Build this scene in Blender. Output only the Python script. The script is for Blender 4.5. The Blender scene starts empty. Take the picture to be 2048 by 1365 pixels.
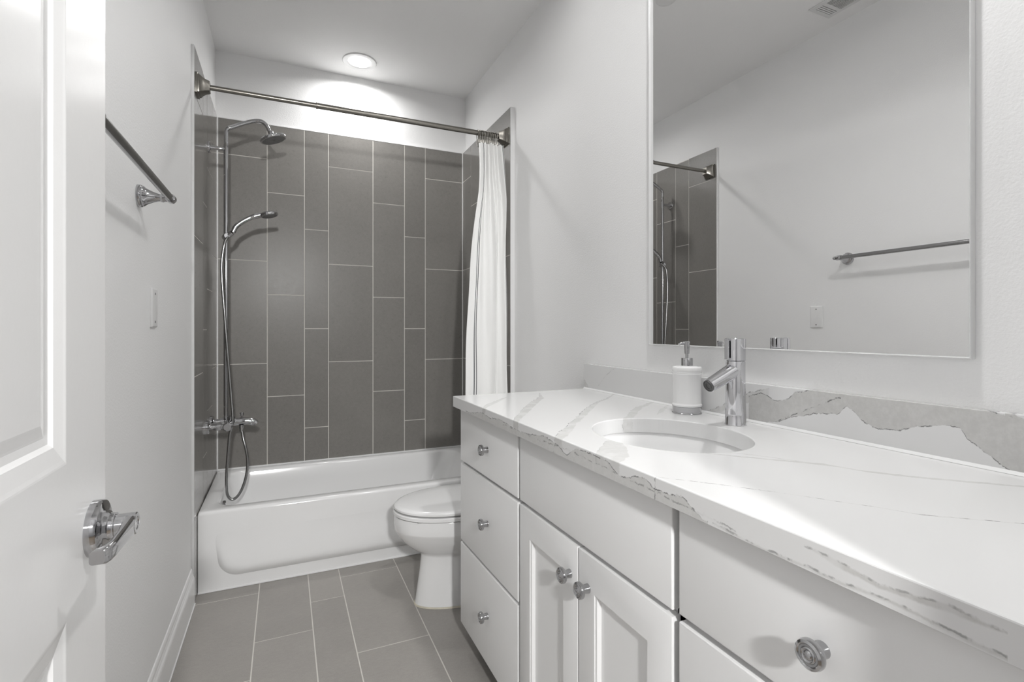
import bpy, bmesh, math, random
from mathutils import Vector, Matrix
S = bpy.context.scene
COL = S.collection
PI = math.pi

# ------------------------------------------------------------------ camera, world, exposure
cam_d = bpy.data.cameras.new('camera')
cam = bpy.data.objects.new('camera', cam_d)
COL.objects.link(cam)
cam.location = (0.3585, 0.0, 1.1648)
cam.rotation_euler = (PI / 2, 0, -0.4215)
cam_d.sensor_width = 36.0
cam_d.lens = 36.0 * 1008.95 / 2048
cam_d.shift_x = (1024 - 1021.1) / 2048
cam_d.shift_y = -(682.5 - 657.1) / 2048
cam_d.clip_start = 0.02
cam_d.clip_end = 50
S.camera = cam
S.view_settings.view_transform = 'Standard'
S.view_settings.look = 'None'
S.view_settings.exposure = 0.17
S.view_settings.gamma = 1.0
S.view_settings.use_curve_mapping = False
w = bpy.data.worlds.new('world')
S.world = w
w.use_nodes = True
w.node_tree.nodes['Background'].inputs[0].default_value = (1, 1, 1, 1)
w.node_tree.nodes['Background'].inputs[1].default_value = 0.3
# the ceiling lamps: (x, y, watts, radius, spread in degrees); each lamp is built with its fitting below
LAMPS = {
    'tub': (0.767, 3.105, 5.2, 0.064, 164),
    'vanity': (1.12, 0.70, 8.3, 0.05, 145),
    'toilet': (1.000, 1.660, 2.2, 0.058, 172),  # added fill lamp, unseen, brightens the toilet and far counter
}
CEIL = 2.752
FILL_GLOBE = (0.35, -1.40, 1.90, 200.0, 0.07)   # added fill light behind the camera, unseen: x, y, z, watts, globe radius

# ------------------------------------------------------------------ small helpers
def tag(o, label=None, cat=None, group=None, kind=None):
    if label: o['label'] = label
    if cat: o['category'] = cat
    if group: o['group'] = group
    if kind: o['kind'] = kind
    return o

def root_loc(p):
    v = Vector((0, 0, 0))
    while p is not None:
        v += p.location
        p = p.parent
    return v

def obj(name, bm, m, parent=None, smooth=False, loc=None, label=None):
    """links bm (in world coordinates, or around its own origin when loc is given) as one mesh object"""
    if loc is None and parent is not None:
        bmesh.ops.translate(bm, verts=bm.verts, vec=-root_loc(parent))
    bmesh.ops.recalc_face_normals(bm, faces=bm.faces)
    me = bpy.data.meshes.new(name)
    bm.to_mesh(me)
    bm.free()
    for mm in (m if isinstance(m, (list, tuple)) else [m]):
        me.materials.append(mm)
    if smooth:
        me.polygons.foreach_set('use_smooth', [True] * len(me.polygons))
        try:
            me.set_sharp_from_angle(angle=math.radians(38))
        except Exception:
            pass
    o = bpy.data.objects.new(name, me)
    COL.objects.link(o)
    if parent is not None:
        o.parent = parent
    if loc is not None:
        o.location = loc
    if label:
        o['label'] = label
    return o

def empty(name, loc, label, cat, group=None):
    o = bpy.data.objects.new(name, None)
    COL.objects.link(o)
    o.location = loc
    o.empty_display_size = 0.05
    tag(o, label, cat, group)
    return o

def struct(name, bm, m, parent=None, smooth=False):
    o = obj(name, bm, m, parent, smooth)
    if parent is None:
        o['kind'] = 'structure'
    return o

def box(bm, x0, x1, y0, y1, z0, z1, bev=0.0, seg=2, mat=0):
    t = bmesh.new()
    vs = [t.verts.new((x, y, z)) for x in (x0, x1) for y in (y0, y1) for z in (z0, z1)]
    for f in ((0, 1, 3, 2), (4, 6, 7, 5), (0, 4, 5, 1), (2, 3, 7, 6), (0, 2, 6, 4), (1, 5, 7, 3)):
        t.faces.new([vs[i] for i in f])
    if bev > 0:
        bmesh.ops.bevel(t, geom=list(t.edges), offset=bev, segments=seg, affect='EDGES', profile=0.6)
    merge(bm, t, mat)

def merge(bm, t, mat=0):
    mp = {v: bm.verts.new(v.co) for v in t.verts}
    for f in t.faces:
        try:
            nf = bm.faces.new([mp[v] for v in f.verts])
            nf.material_index = mat
            nf.smooth = f.smooth
        except ValueError:
            pass
    t.free()

def frame_of(d):
    d = Vector(d).normalized()
    a = Vector((0, 0, 1)) if abs(d.z) < 0.9 else Vector((1, 0, 0))
    u = d.cross(a).normalized()
    return d, u, d.cross(u).normalized()

def lathe(bm, prof, center, axis=(0, 0, 1), n=40, caps=True, mat=0):
    """prof: (radius, distance along axis) pairs"""
    d, u, v = frame_of(axis)
    c = Vector(center)
    rings = []
    for r, h in prof:
        if r < 1e-6:
            rings.append([bm.verts.new(c + d * h)])
        else:
            rings.append([bm.verts.new(c + d * h + (u * math.cos(2 * PI * i / n) + v * math.sin(2 * PI * i / n)) * r) for i in range(n)])
    for a, b in zip(rings, rings[1:]):
        if len(a) == 1 and len(b) == 1:
            continue
        for i in range(n):
            j = (i + 1) % n
            if len(a) == 1:
                f = bm.faces.new((a[0], b[i], b[j]))
            elif len(b) == 1:
                f = bm.faces.new((a[i], a[j], b[0]))
            else:
                f = bm.faces.new((a[i], a[j], b[j], b[i]))
            f.material_index = mat
    if caps:
        for rg in (rings[0], rings[-1]):
            if len(rg) > 2:
                bm.faces.new(rg).material_index = mat

def spline(pts, k=8):
    P = [Vector(p) for p in pts]
    P = [P[0] * 2 - P[1]] + P + [P[-1] * 2 - P[-2]]
    out = []
    for i in range(1, len(P) - 2):
        for s in range(k):
            t = s / k
            a, b, c, d = P[i - 1], P[i], P[i + 1], P[i + 2]
            out.append(0.5 * ((2 * b) + (c - a) * t + (2 * a - 5 * b + 4 * c - d) * t * t + (3 * b - a - 3 * c + d) * t ** 3))
    out.append(P[-2])
    return out

def tube(bm, pts, r, n=16, caps=True, mat=0):
    pts = [Vector(p) for p in pts]
    m = len(pts)
    rad = r if isinstance(r, (list, tuple)) else [r] * m
    T = []
    for i in range(m):
        T.append((pts[min(i + 1, m - 1)] - pts[max(i - 1, 0)]).normalized())
    _, u, _ = frame_of(T[0])
    rings = []
    for i in range(m):
        u = (u - T[i] * u.dot(T[i])).normalized()
        v = T[i].cross(u)
        rings.append([bm.verts.new(pts[i] + (u * math.cos(2 * PI * k / n) + v * math.sin(2 * PI * k / n)) * rad[i]) for k in range(n)])
    for a, b in zip(rings, rings[1:]):
        for k in range(n):
            bm.faces.new((a[k], a[(k + 1) % n], b[(k + 1) % n], b[k])).material_index = mat
    if caps:
        bm.faces.new(rings[0]).material_index = mat
        bm.faces.new(rings[-1]).material_index = mat

def loft(bm, loops, cap0=True, cap1=True, mat=0):
    rings = [[bm.verts.new(p) for p in lp] for lp in loops]
    n = len(rings[0])
    for a, b in zip(rings, rings[1:]):
        for k in range(n):
            bm.faces.new((a[k], a[(k + 1) % n], b[(k + 1) % n], b[k])).material_index = mat
    if cap0: bm.faces.new(rings[0]).material_index = mat
    if cap1: bm.faces.new(rings[-1]).material_index = mat
    return rings

def rrect(x0, x1, y0, y1, r, n=8):
    """rounded rectangle outline, counter-clockwise, 4*(n+1) points"""
    out = []
    for cx, cy, a0 in ((x1 - r, y1 - r, 0), (x0 + r, y1 - r, PI / 2), (x0 + r, y0 + r, PI), (x1 - r, y0 + r, 1.5 * PI)):
        for i in range(n + 1):
            a = a0 + PI / 2 * i / n
            out.append((cx + r * math.cos(a), cy + r * math.sin(a)))
    return out

# ------------------------------------------------------------------ materials
class NT:
    def __init__(self, m):
        self.t = m.node_tree
    def n(self, typ, **kw):
        nd = self.t.nodes.new(typ)
        for k, v in kw.items():
            setattr(nd, k, v)
        return nd
    def link(self, a, b):
        self.t.links.new(a, b)
    def put(self, sock, v):
        if isinstance(v, (int, float)):
            sock.default_value = v
        else:
            self.link(v, sock)
    def math(self, op, a, b=None, c=None, clamp=False):
        nd = self.n('ShaderNodeMath', operation=op, use_clamp=clamp)
        self.put(nd.inputs[0], a)
        if b is not None: self.put(nd.inputs[1], b)
        if c is not None: self.put(nd.inputs[2], c)
        return nd.outputs[0]
    def remap(self, v, a, b, c=0.0, d=1.0, smooth=True):
        nd = self.n('ShaderNodeMapRange', interpolation_type='SMOOTHSTEP' if smooth else 'LINEAR')
        self.put(nd.inputs[0], v)
        for i, x in enumerate((a, b, c, d)):
            self.put(nd.inputs[i + 1], x)
        return nd.outputs[0]
    def noise(self, vec, scale, detail=3.0, rough=0.55, dim='3D'):
        nd = self.n('ShaderNodeTexNoise', noise_dimensions=dim)
        if vec is not None: self.link(vec, nd.inputs['Vector'])
        nd.inputs['Scale'].default_value = scale
        nd.inputs['Detail'].default_value = detail
        nd.inputs['Roughness'].default_value = rough
        return nd.outputs[0]
    def mixc(self, f, a, b):
        nd = self.n('ShaderNodeMix', data_type='RGBA')
        self.put(nd.inputs[0], f)
        for sock, v in ((nd.inputs[6], a), (nd.inputs[7], b)):
            if isinstance(v, (tuple, list)):
                sock.default_value = (v[0], v[1], v[2], 1)
            else:
                self.link(v, sock)
        return nd.outputs[2]
    def curve(self, v, pts):
        nd = self.n('ShaderNodeFloatCurve')
        self.put(nd.inputs['Value'], v)
        c = nd.mapping.curves[0]
        while len(c.points) > 2:
            c.points.remove(c.points[1])
        c.points[0].location = pts[0]
        c.points[1].location = pts[-1]
        for p in pts[1:-1]:
            c.points.new(*p)
        for p in c.points:
            p.handle_type = 'VECTOR'
        nd.mapping.update()
        return nd.outputs[0]

def mat(name, col, rough=0.5, metal=0.0, spec=0.5, coat=0.0, noise=None, bump=None):
    """noise: (scale, amount) tints the colour; bump: (scale, strength, distance)"""
    m = bpy.data.materials.new(name)
    m.use_nodes = True
    k = NT(m)
    b = m.node_tree.nodes['Principled BSDF']
    b.inputs['Base Color'].default_value = (*col, 1)
    b.inputs['Roughness'].default_value = rough
    b.inputs['Metallic'].default_value = metal
    b.inputs['Specular IOR Level'].default_value = spec
    b.inputs['Coat Weight'].default_value = coat
    b.inputs['Coat Roughness'].default_value = 0.06
    co = k.n('ShaderNodeTexCoord').outputs['Object']
    if noise:
        f = k.noise(co, noise[0], 3)
        c = k.mixc(f, tuple(x * (1 - noise[1]) for x in col), tuple(min(1, x * (1 + noise[1])) for x in col))
        k.link(c, b.inputs['Base Color'])
    if bump:
        f = k.noise(co, bump[0], 2)
        bp = k.n('ShaderNodeBump')
        bp.inputs['Strength'].default_value = bump[1]
        bp.inputs['Distance'].default_value = bump[2]
        k.link(f, bp.inputs['Height'])
        k.link(bp.outputs[0], b.inputs['Normal'])
    return m

def G(v, t=0.0):
    return (v, v * (1 - t * 0.5), v * (1 - t))

M_wall = mat('wall_paint', G(0.88), 0.55, spec=0.3, bump=(170, 0.35, 0.002))
M_ceil = mat('ceiling_paint', G(0.92, 0.004), 0.7, spec=0.2, bump=(150, 0.25, 0.002))
M_trim = mat('trim_paint', G(0.88), 0.3, spec=0.4, noise=(6, 0.01))
M_door = mat('door_paint', G(0.87), 0.22, spec=0.5, bump=(90, 0.06, 0.001))
M_cab = mat('cabinet_paint', G(0.86), 0.28, spec=0.45, noise=(4, 0.008))
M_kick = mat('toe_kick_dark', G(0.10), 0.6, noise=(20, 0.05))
M_porc = mat('white_porcelain', G(0.86), 0.09, spec=0.55, noise=(3, 0.005))
M_tub = mat('tub_enamel', G(0.84), 0.13, spec=0.5, noise=(3, 0.005))
M_seat = mat('toilet_seat_plastic', G(0.85), 0.16, spec=0.5, noise=(3, 0.005))
M_chrome = mat('chrome', (0.50, 0.50, 0.51), 0.06, metal=1.0, noise=(30, 0.02))
M_faucet = mat('polished_chrome', (0.66, 0.66, 0.68), 0.05, metal=1.0, noise=(30, 0.02))
M_aer = mat('aerator_mesh', G(0.16), 0.35, metal=1.0, bump=(900, 0.5, 0.002))
M_knob = mat('knob_chrome', (0.47, 0.47, 0.48), 0.09, metal=1.0, noise=(60, 0.03))
M_chrome_d = mat('chrome_hose', (0.36, 0.36, 0.36), 0.22, metal=1.0, noise=(30, 0.02))
M_nickel = mat('brushed_nickel', (0.25, 0.238, 0.215), 0.30, metal=1.0, noise=(200, 0.08))
M_bar = mat('towel_bar_steel', (0.34, 0.34, 0.34), 0.2, metal=1.0, noise=(60, 0.03))
M_grout = mat('grout', (0.66, 0.64, 0.60), 0.8, noise=(60, 0.06))
M_caulk = mat('white_caulk', G(0.82), 0.5, noise=(30, 0.02))
M_agedcaulk = mat('aged_caulk', (0.62, 0.58, 0.48), 0.6, noise=(40, 0.15))
M_edge = mat('tile_edge_paint', G(0.70), 0.4, noise=(10, 0.02))
M_plate = mat('white_plastic', G(0.84), 0.3, noise=(8, 0.005))
M_screw = mat('screw_steel', G(0.25), 0.4, metal=0.8, noise=(80, 0.1))
M_dark = mat('duct_shade_dark', G(0.03), 0.7, noise=(30, 0.05))
M_bump = mat('grey_bumper', G(0.55), 0.5, noise=(30, 0.05))
M_vent = mat('vent_enamel', G(0.74), 0.4, noise=(10, 0.01))
M_head = mat('shower_face_rubber', G(0.16), 0.4, bump=(900, 0.4, 0.002))
M_frame = mat('mirror_frame_white', G(0.70), 0.22, spec=0.6, noise=(10, 0.01))
M_hallfloor = mat('hall_floor_wood', (0.16, 0.13, 0.10), 0.5, noise=(8, 0.15))
M_hall = mat('hall_paint', (0.22, 0.22, 0.225), 0.7, noise=(5, 0.02))

M_mirror = mat('mirror_silver', G(0.90), 0.0, metal=1.0)

def lamp_mat(strength):
    m = bpy.data.materials.new('lamp_lens')
    m.use_nodes = True
    b = m.node_tree.nodes['Principled BSDF']
    k = NT(m)
    co = k.n('ShaderNodeTexCoord').outputs['Object']
    k.link(k.mixc(k.noise(co, 20), (1, 1, 1), (0.98, 0.98, 0.97)), b.inputs['Emission Color'])
    b.inputs['Emission Strength'].default_value = strength
    return m
M_lens = lamp_mat(2.0)

def tile_mat(name, base, rough, sheen=0.0):
    m = bpy.data.materials.new(name)
    m.use_nodes = True
    k = NT(m)
    b = m.node_tree.nodes['Principled BSDF']
    co = k.n('ShaderNodeTexCoord').outputs['Object']
    mp = k.n('ShaderNodeMapping')
    mp.inputs['Rotation'].default_value = (0.5, 0.6, 0.7)
    mp.inputs['Scale'].default_value = (1.0, 2.2, 1.0)
    k.link(co, mp.inputs[0])
    streak = k.noise(mp.outputs[0], 55, 4, 0.7)
    fine = k.noise(co, 420, 2, 0.6)
    cloud = k.noise(co, 5, 2, 0.5)
    isl = k.n('ShaderNodeNewGeometry').outputs['Random Per Island']
    f = k.math('ADD', k.math('MULTIPLY', streak, 0.30), k.math('MULTIPLY', fine, 0.50))
    f = k.math('ADD', f, k.math('MULTIPLY', cloud, 0.2))
    f = k.math('ADD', f, k.math('MULTIPLY', k.math('SUBTRACT', isl, 0.5), 0.12))
    f = k.remap(f, 0.25, 0.75, 0, 1, False)
    c = k.mixc(f, tuple(x * 0.80 for x in base), tuple(x * 1.20 for x in base))
    k.link(c, b.inputs['Base Color'])
    k.link(k.remap(streak, 0.2, 0.8, rough - 0.04, rough + 0.06, False), b.inputs['Roughness'])
    b.inputs['Specular IOR Level'].default_value = 0.22
    bp = k.n('ShaderNodeBump')
    bp.inputs['Strength'].default_value = 0.10
    bp.inputs['Distance'].default_value = 0.001
    k.link(fine, bp.inputs['Height'])
    k.link(bp.outputs[0], b.inputs['Normal'])
    if sheen:      # glazed stoneware: close to mirror-like only at grazing angles
        lw = k.n('ShaderNodeLayerWeight')
        lw.inputs['Blend'].default_value = 0.5
        fac = k.math('MULTIPLY', k.math('POWER', lw.outputs['Facing'], 3.2), sheen)
        gl = k.n('ShaderNodeBsdfGlossy')
        gl.inputs['Color'].default_value = (1, 1, 1, 1)
        gl.inputs['Roughness'].default_value = 0.12
        mx_ = k.n('ShaderNodeMixShader')
        k.link(fac, mx_.inputs[0])
        k.link(b.outputs[0], mx_.inputs[1])
        k.link(gl.outputs[0], mx_.inputs[2])
        k.link(mx_.outputs[0], m.node_tree.nodes['Material Output'].inputs['Surface'])
    return m
M_tile = tile_mat('grey_wall_tile', (0.228, 0.219, 0.206), 0.29, 0.8)
M_ftile = tile_mat('grey_floor_tile', (0.360, 0.343, 0.322), 0.38)

# veined quartz: every vein is a line y = f(x) through the stone (top) or a band z in [lo(y), hi(y)] (backsplash, front edge)
def norm_pts(pts, a, b, lo, hi):
    return sorted(((p[0] - a) / (b - a), (p[1] - lo) / (hi - lo)) for p in pts)

class Stone:
    def __init__(self, name):
        self.m = bpy.data.materials.new(name)
        self.m.use_nodes = True
        self.k = k = NT(self.m)
        self.b = self.m.node_tree.nodes['Principled BSDF']
        co = k.n('ShaderNodeTexCoord').outputs['Object']
        sp = k.n('ShaderNodeSeparateXYZ')
        k.link(co, sp.inputs[0])
        self.x, self.y, self.z = sp.outputs
        self.co = co
        n1 = k.math('SUBTRACT', k.noise(co, 9, 3, 0.6), 0.5)
        n2 = k.math('SUBTRACT', k.noise(co, 45, 4, 0.7), 0.5)
        n3 = k.math('SUBTRACT', k.noise(co, 160, 3, 0.7), 0.5)
        self.rough = k.math('ADD', k.math('MULTIPLY', n1, 0.030), k.math('ADD', k.math('MULTIPLY', n2, 0.024), k.math('MULTIPLY', n3, 0.008)))
        self.brk = k.noise(co, 22, 2, 0.6)
        self.brk2 = k.noise(co, 60, 3, 0.6)
        self.grey = None
        self.dark = None
    def _max(self, attr, v):
        cur = getattr(self, attr)
        setattr(self, attr, v if cur is None else self.k.math('MAXIMUM', cur, v))
    def vein(self, pts, width, grey=0.6, line=0.7, amp=1.0, sock=('x', 'y'), limit=None):
        """pts: (s, centre, halfwidth factor)"""
        k = self.k
        s, t = getattr(self, sock[0]), getattr(self, sock[1])
        a, b = min(p[0] for p in pts), max(p[0] for p in pts)
        lo, hi = min(p[1] for p in pts) - 0.01, max(p[1] for p in pts) + 0.01
        u = k.remap(s, a, b, 0, 1, False)
        c = k.curve(u, norm_pts(pts, a, b, lo, hi))
        c = k.math('ADD', k.math('MULTIPLY', c, hi - lo), lo)
        wd = k.math('MULTIPLY', k.curve(u, sorted(((p[0] - a) / (b - a), p[2]) for p in pts)), width)
        d = k.math('SUBTRACT', t, c)
        d = k.math('ADD', d, k.math('MULTIPLY', self.rough, amp))
        ad = k.math('ABSOLUTE', d)
        inside = k.remap(k.math('SUBTRACT', ad, wd), -0.0015, 0.0015, 1, 0)
        rng = k.math('MULTIPLY', k.math('GREATER_THAN', s, a - 0.002), k.math('LESS_THAN', s, b + 0.002))
        if limit is not None:
            rng = k.math('MULTIPLY', rng, limit)
        soft = k.remap(self.brk, 0.30, 0.55, 0.35, 1)
        self._max('grey', k.math('MULTIPLY', k.math('MULTIPLY', inside, rng), k.math('MULTIPLY', soft, grey)))
        e = k.math('ABSOLUTE', k.math('SUBTRACT', d, wd))
        ln = k.remap(e, 0.0004, 0.0021, 1, 0)
        ln = k.math('MULTIPLY', k.math('MULTIPLY', ln, rng), k.remap(self.brk2, 0.44, 0.60, 0, line))
        self._max('dark', ln)
    def band(self, lo_pts, hi_pts, grey=0.75, line=0.8, amp=0.6, sock=('y', 'z'), limit=None):
        k = self.k
        s, t = getattr(self, sock[0]), getattr(self, sock[1])
        pa = lo_pts + hi_pts
        a, b = min(p[0] for p in pa), max(p[0] for p in pa)
        lo, hi = min(p[1] for p in pa) - 0.01, max(p[1] for p in pa) + 0.01
        u = k.remap(s, a, b, 0, 1, False)
        def cv(pts):
            q = norm_pts(pts, a, b, lo, hi)
            if q[0][0] > 0.001: q = [(0.0, q[0][1])] + q
            if q[-1][0] < 0.999: q = q + [(1.0, q[-1][1])]
            return k.math('ADD', k.math('MULTIPLY', k.curve(u, q), hi - lo), lo)
        c0, c1 = cv(lo_pts), cv(hi_pts)
        tt = k.math('ADD', t, k.math('MULTIPLY', self.rough, amp))
        d0, d1 = k.math('SUBTRACT', tt, c0), k.math('SUBTRACT', c1, tt)
        rng = k.math('MULTIPLY', k.math('GREATER_THAN', s, a), k.math('LESS_THAN', s, b))
        if limit is not None:
            rng = k.math('MULTIPLY', rng, limit)
        dm = k.math('MINIMUM', d0, d1)
        self._max('grey', k.math('MULTIPLY', k.math('MULTIPLY', k.remap(dm, -0.001, 0.001), rng), grey))
        ln = k.remap(k.math('ABSOLUTE', dm), 0.0003, 0.0016, 1, 0)
        self._max('dark', k.math('MULTIPLY', k.math('MULTIPLY', ln, rng), k.remap(self.brk2, 0.40, 0.56, 0, line)))
    def finish(self):
        k = self.k
        cloud = k.remap(k.noise(self.co, 3.5, 2), 0.55, 0.8, 0, 0.06)
        base = k.mixc(cloud, (0.77, 0.77, 0.77), (0.68, 0.68, 0.67))
        g = k.mixc(k.remap(k.noise(self.co, 70, 5, 0.75), 0.3, 0.75), (0.51, 0.505, 0.49), (0.60, 0.595, 0.58))
        c = k.mixc(self.grey, base, g)
        c = k.mixc(self.dark, c, (0.14, 0.14, 0.14))
        k.link(c, self.b.inputs['Base Color'])
        self.b.inputs['Roughness'].default_value = 0.16
        self.b.inputs['Specular IOR Level'].default_value = 0.5
        return self.m

st = Stone('veined_quartz_counter')
k = st.k
st.vein([(0.915, 0.985, 0.9), (0.98, 1.055, 1.0), (1.053, 1.136, 0.7), (1.184, 1.28, 0.9), (1.303, 1.404, 0.35), (1.461, 1.538, 0.15), (1.50, 1.57, 0.1)], 0.020, 0.55, 1.0)
st.vein([(0.905, 1.194, 0.6), (0.964, 1.284, 0.8), (1.071, 1.437, 1.0), (1.196, 1.598, 0.7), (1.242, 1.70, 0.2)], 0.024, 0.70, 0.6)
st.vein([(0.905, 1.425, 0.5), (0.947, 1.492, 0.7), (0.998, 1.553, 0.8), (1.08, 1.649, 0.2)], 0.020, 0.60, 0.5)
st.vein([(0.905, 0.79, 0.8), (0.96, 0.835, 1.0), (1.00, 0.885, 0.8), (1.04, 0.925, 0.0)], 0.045, 0.50, 0.3, amp=0.8)
st.vein([(1.172, 1.083, 0.6), (1.259, 1.17, 1.0), (1.37, 1.27, 0.7), (1.49, 1.345, 0.3)], 0.018, 0.55, 0.35)
st.vein([(1.33, 1.14, 0.2), (1.40, 1.20, 0.9), (1.484, 1.275, 0.4)], 0.010, 0.4, 0.5)
st.vein([(1.10, 0.765, 0.5), (1.166, 0.689, 0.5), (1.223, 0.628, 0.9), (1.253, 0.592, 1.0), (1.268, 0.544, 1.0), (1.318, 0.477, 0.8), (1.37, 0.427, 0.7), (1.43, 0.365, 0.5)], 0.010, 0.55, 0.4, amp=0.45)
st.vein([(1.15, 0.752, 0.3), (1.19, 0.70, 0.5), (1.23, 0.63, 0.5)], 0.008, 0.4, 0.3, amp=0.35)
st.vein([(0.915, 0.668, 0.2), (0.984, 0.589, 0.3), (1.05, 0.502, 0.4), (1.105, 0.421, 0.7), (1.126, 0.382, 1.0), (1.168, 0.347, 0.5), (1.208, 0.315, 0.4), (1.40, 0.16, 0.3)], 0.0022, 0.4, 0.75, amp=0.3)
edge = k.math('LESS_THAN', st.x, 0.9235)
st.band([(0.55, 0.876), (1.62, 0.876)],
        [(0.56, 0.884), (0.60, 0.905), (0.66, 0.898), (0.70, 0.910), (0.76, 0.893), (0.80, 0.910), (0.86, 0.915), (0.91, 0.912), (0.95, 0.890), (1.0, 0.905), (1.06, 0.912), (1.12, 0.902), (1.19, 0.893), (1.26, 0.900), (1.33, 0.904), (1.40, 0.894), (1.47, 0.901), (1.55, 0.889), (1.61, 0.883)],
        0.65, 0.9, 0.5, limit=edge)
st.vein([(0.50, 0.889, 0.4), (0.62, 0.893, 0.3), (0.80, 0.896, 0.3), (0.95, 0.902, 0.5), (1.1, 0.895, 0.3), (1.3, 0.893, 0.4)], 0.003, 0.3, 0.55, amp=0.5, sock=('y', 'z'), limit=edge)
st.vein([(0.22, 0.905, 0.1), (0.26, 0.906, 0.9), (0.32, 0.898, 0.5), (0.355, 0.903, 0.9), (0.40, 0.908, 0.1)], 0.004, 0.7, 0.5, amp=0.25, sock=('y', 'z'), limit=edge)
st.vein([(0.22, 0.884, 0.6), (0.30, 0.887, 0.5), (0.38, 0.884, 0.6), (0.46, 0.882, 0.5), (0.54, 0.885, 0.5)], 0.003, 0.6, 0.6, amp=0.25, sock=('y', 'z'), limit=edge)
M_stone = st.finish()

sb = Stone('veined_quartz_backsplash')
sb.band([(0.43, 0.910), (0.434, 0.925), (0.464, 0.944), (0.492, 0.964), (0.503, 0.983), (0.534, 0.981), (0.601, 0.961), (0.650, 0.957), (0.672, 0.966), (0.688, 0.984), (0.705, 0.996), (0.714, 0.986), (0.722, 0.974), (0.778, 0.968), (0.828, 0.952), (0.875, 0.930), (0.918, 0.922), (0.96, 0.918)],
        [(0.43, 1.016), (0.50, 1.024), (0.70, 1.024), (0.79, 1.020), (0.83, 1.006), (0.846, 0.990), (0.88, 0.985), (0.92, 1.000), (0.96, 0.985)], 0.80, 0.85, 0.5)
sb.band([(0.10, 0.90), (0.44, 0.90)], [(0.10, 1.03), (0.40, 1.01), (0.44, 1.024)], 0.80, 0.5, 0.4)
sb.vein([(0.90, 1.005, 0.7), (0.95, 0.985, 1.0), (1.03, 0.950, 0.7), (1.10, 0.918, 0.5)], 0.013, 0.6, 0.6, amp=0.6, sock=('y', 'z'))
sb.vein([(0.72, 1.010, 0.3), (0.80, 0.970, 0.6), (0.88, 0.928, 0.5)], 0.004, 0.2, 0.9, amp=0.4, sock=('y', 'z'))
sb.vein([(1.56, 1.015, 0.2), (1.62, 0.975, 0.3), (1.67, 0.93, 0.3)], 0.003, 0.3, 0.3, amp=0.4, sock=('y', 'z'))
sb.vein([(1.735, 0.918, 1.0), (1.765, 0.945, 0.8), (1.78, 0.96, 0.2)], 0.014, 0.6, 0.3, amp=0.4, sock=('y', 'z'))
M_splash = sb.finish()

def cloth_mat():
    m = bpy.data.materials.new('white_linen_with_dark_stripes')
    m.use_nodes = True
    k = NT(m)
    b = m.node_tree.nodes['Principled BSDF']
    uv = k.n('ShaderNodeTexCoord').outputs['UV']
    sp = k.n('ShaderNodeSeparateXYZ')
    k.link(uv, sp.inputs[0])
    u = sp.outputs[0]
    def stripe(c, wd):
        return k.math('LESS_THAN', k.math('ABSOLUTE', k.math('SUBTRACT', u, c)), wd)
    s = k.math('MAXIMUM', stripe(0.125, 0.009), stripe(0.172, 0.009))
    s = k.math('MAXIMUM', s, k.math('MAXIMUM', stripe(0.965, 0.004), stripe(0.99, 0.004)))
    co = k.n('ShaderNodeTexCoord').outputs['Object']
    c0 = k.mixc(k.noise(co, 300, 2), (0.84, 0.84, 0.83), (0.90, 0.90, 0.89))
    k.link(k.mixc(s, c0, (0.09, 0.09, 0.10)), b.inputs['Base Color'])
    b.inputs['Roughness'].default_value = 0.85
    b.inputs['Specular IOR Level'].default_value = 0.2
    bp = k.n('ShaderNodeBump')
    bp.inputs['Strength'].default_value = 0.25
    bp.inputs['Distance'].default_value = 0.002
    k.link(k.noise(co, 38, 4, 0.6), bp.inputs['Height'])
    k.link(bp.outputs[0], b.inputs['Normal'])
    return m
M_cloth = cloth_mat()

# ------------------------------------------------------------------ room shell
YF = 0.06                       # inner face of the door wall
YB, YA, YT = 3.296, 2.571, 2.495   # tiled back wall, tub front, tile edge
XL, XR, TOP = 0.011, 1.476, 2.3654  # tile faces left / right, top of the tile

def B(*a, bev=0.0):
    bm = bmesh.new()
    box(bm, *a, bev=bev)
    return bm

bm = bmesh.new()
box(bm, -0.12, 0.0, -0.06, 3.45, 0.0, CEIL + 0.1)
wl = struct('wall_left', bm, M_wall)
bm = bmesh.new()
box(bm, 1.5, 1.62, -0.06, 3.45, 0.0, CEIL + 0.1)
wr = struct('wall_right', bm, M_wall)
bm = bmesh.new()
box(bm, -0.12, 1.62, YB + 0.012, 3.45, 0.0, CEIL + 0.1)
wb = struct('wall_back', bm, M_wall)
bm = bmesh.new()
box(bm, -0.12, 0.105, -0.06, YF, 0, CEIL)
box(bm, 0.845, 1.62, -0.06, YF, 0, CEIL)
box(bm, 0.105, 0.845, -0.06, YF, 2.06, CEIL)
struct('wall_front', bm, M_wall)
bm = bmesh.new()
box(bm, -0.12, 1.62, -0.06, 3.45, CEIL, CEIL + 0.1)
struct('ceiling', bm, M_ceil)
# jamb lining and stop of the doorway
bm = bmesh.new()
box(bm, 0.090, 0.109, -0.075, YF, 0, 2.06)
box(bm, 0.841, 0.86, -0.075, YF, 0, 2.06)
box(bm, 0.090, 0.86, -0.075, YF, 2.045, 2.075)
box(bm, 0.86, 0.925, YF, YF + 0.014, 0, 2.125, 0.003)
box(bm, 0.109, 0.86, YF, YF + 0.014, 2.06, 2.125, 0.003)
struct('trim_1', bm, M_trim)
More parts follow.
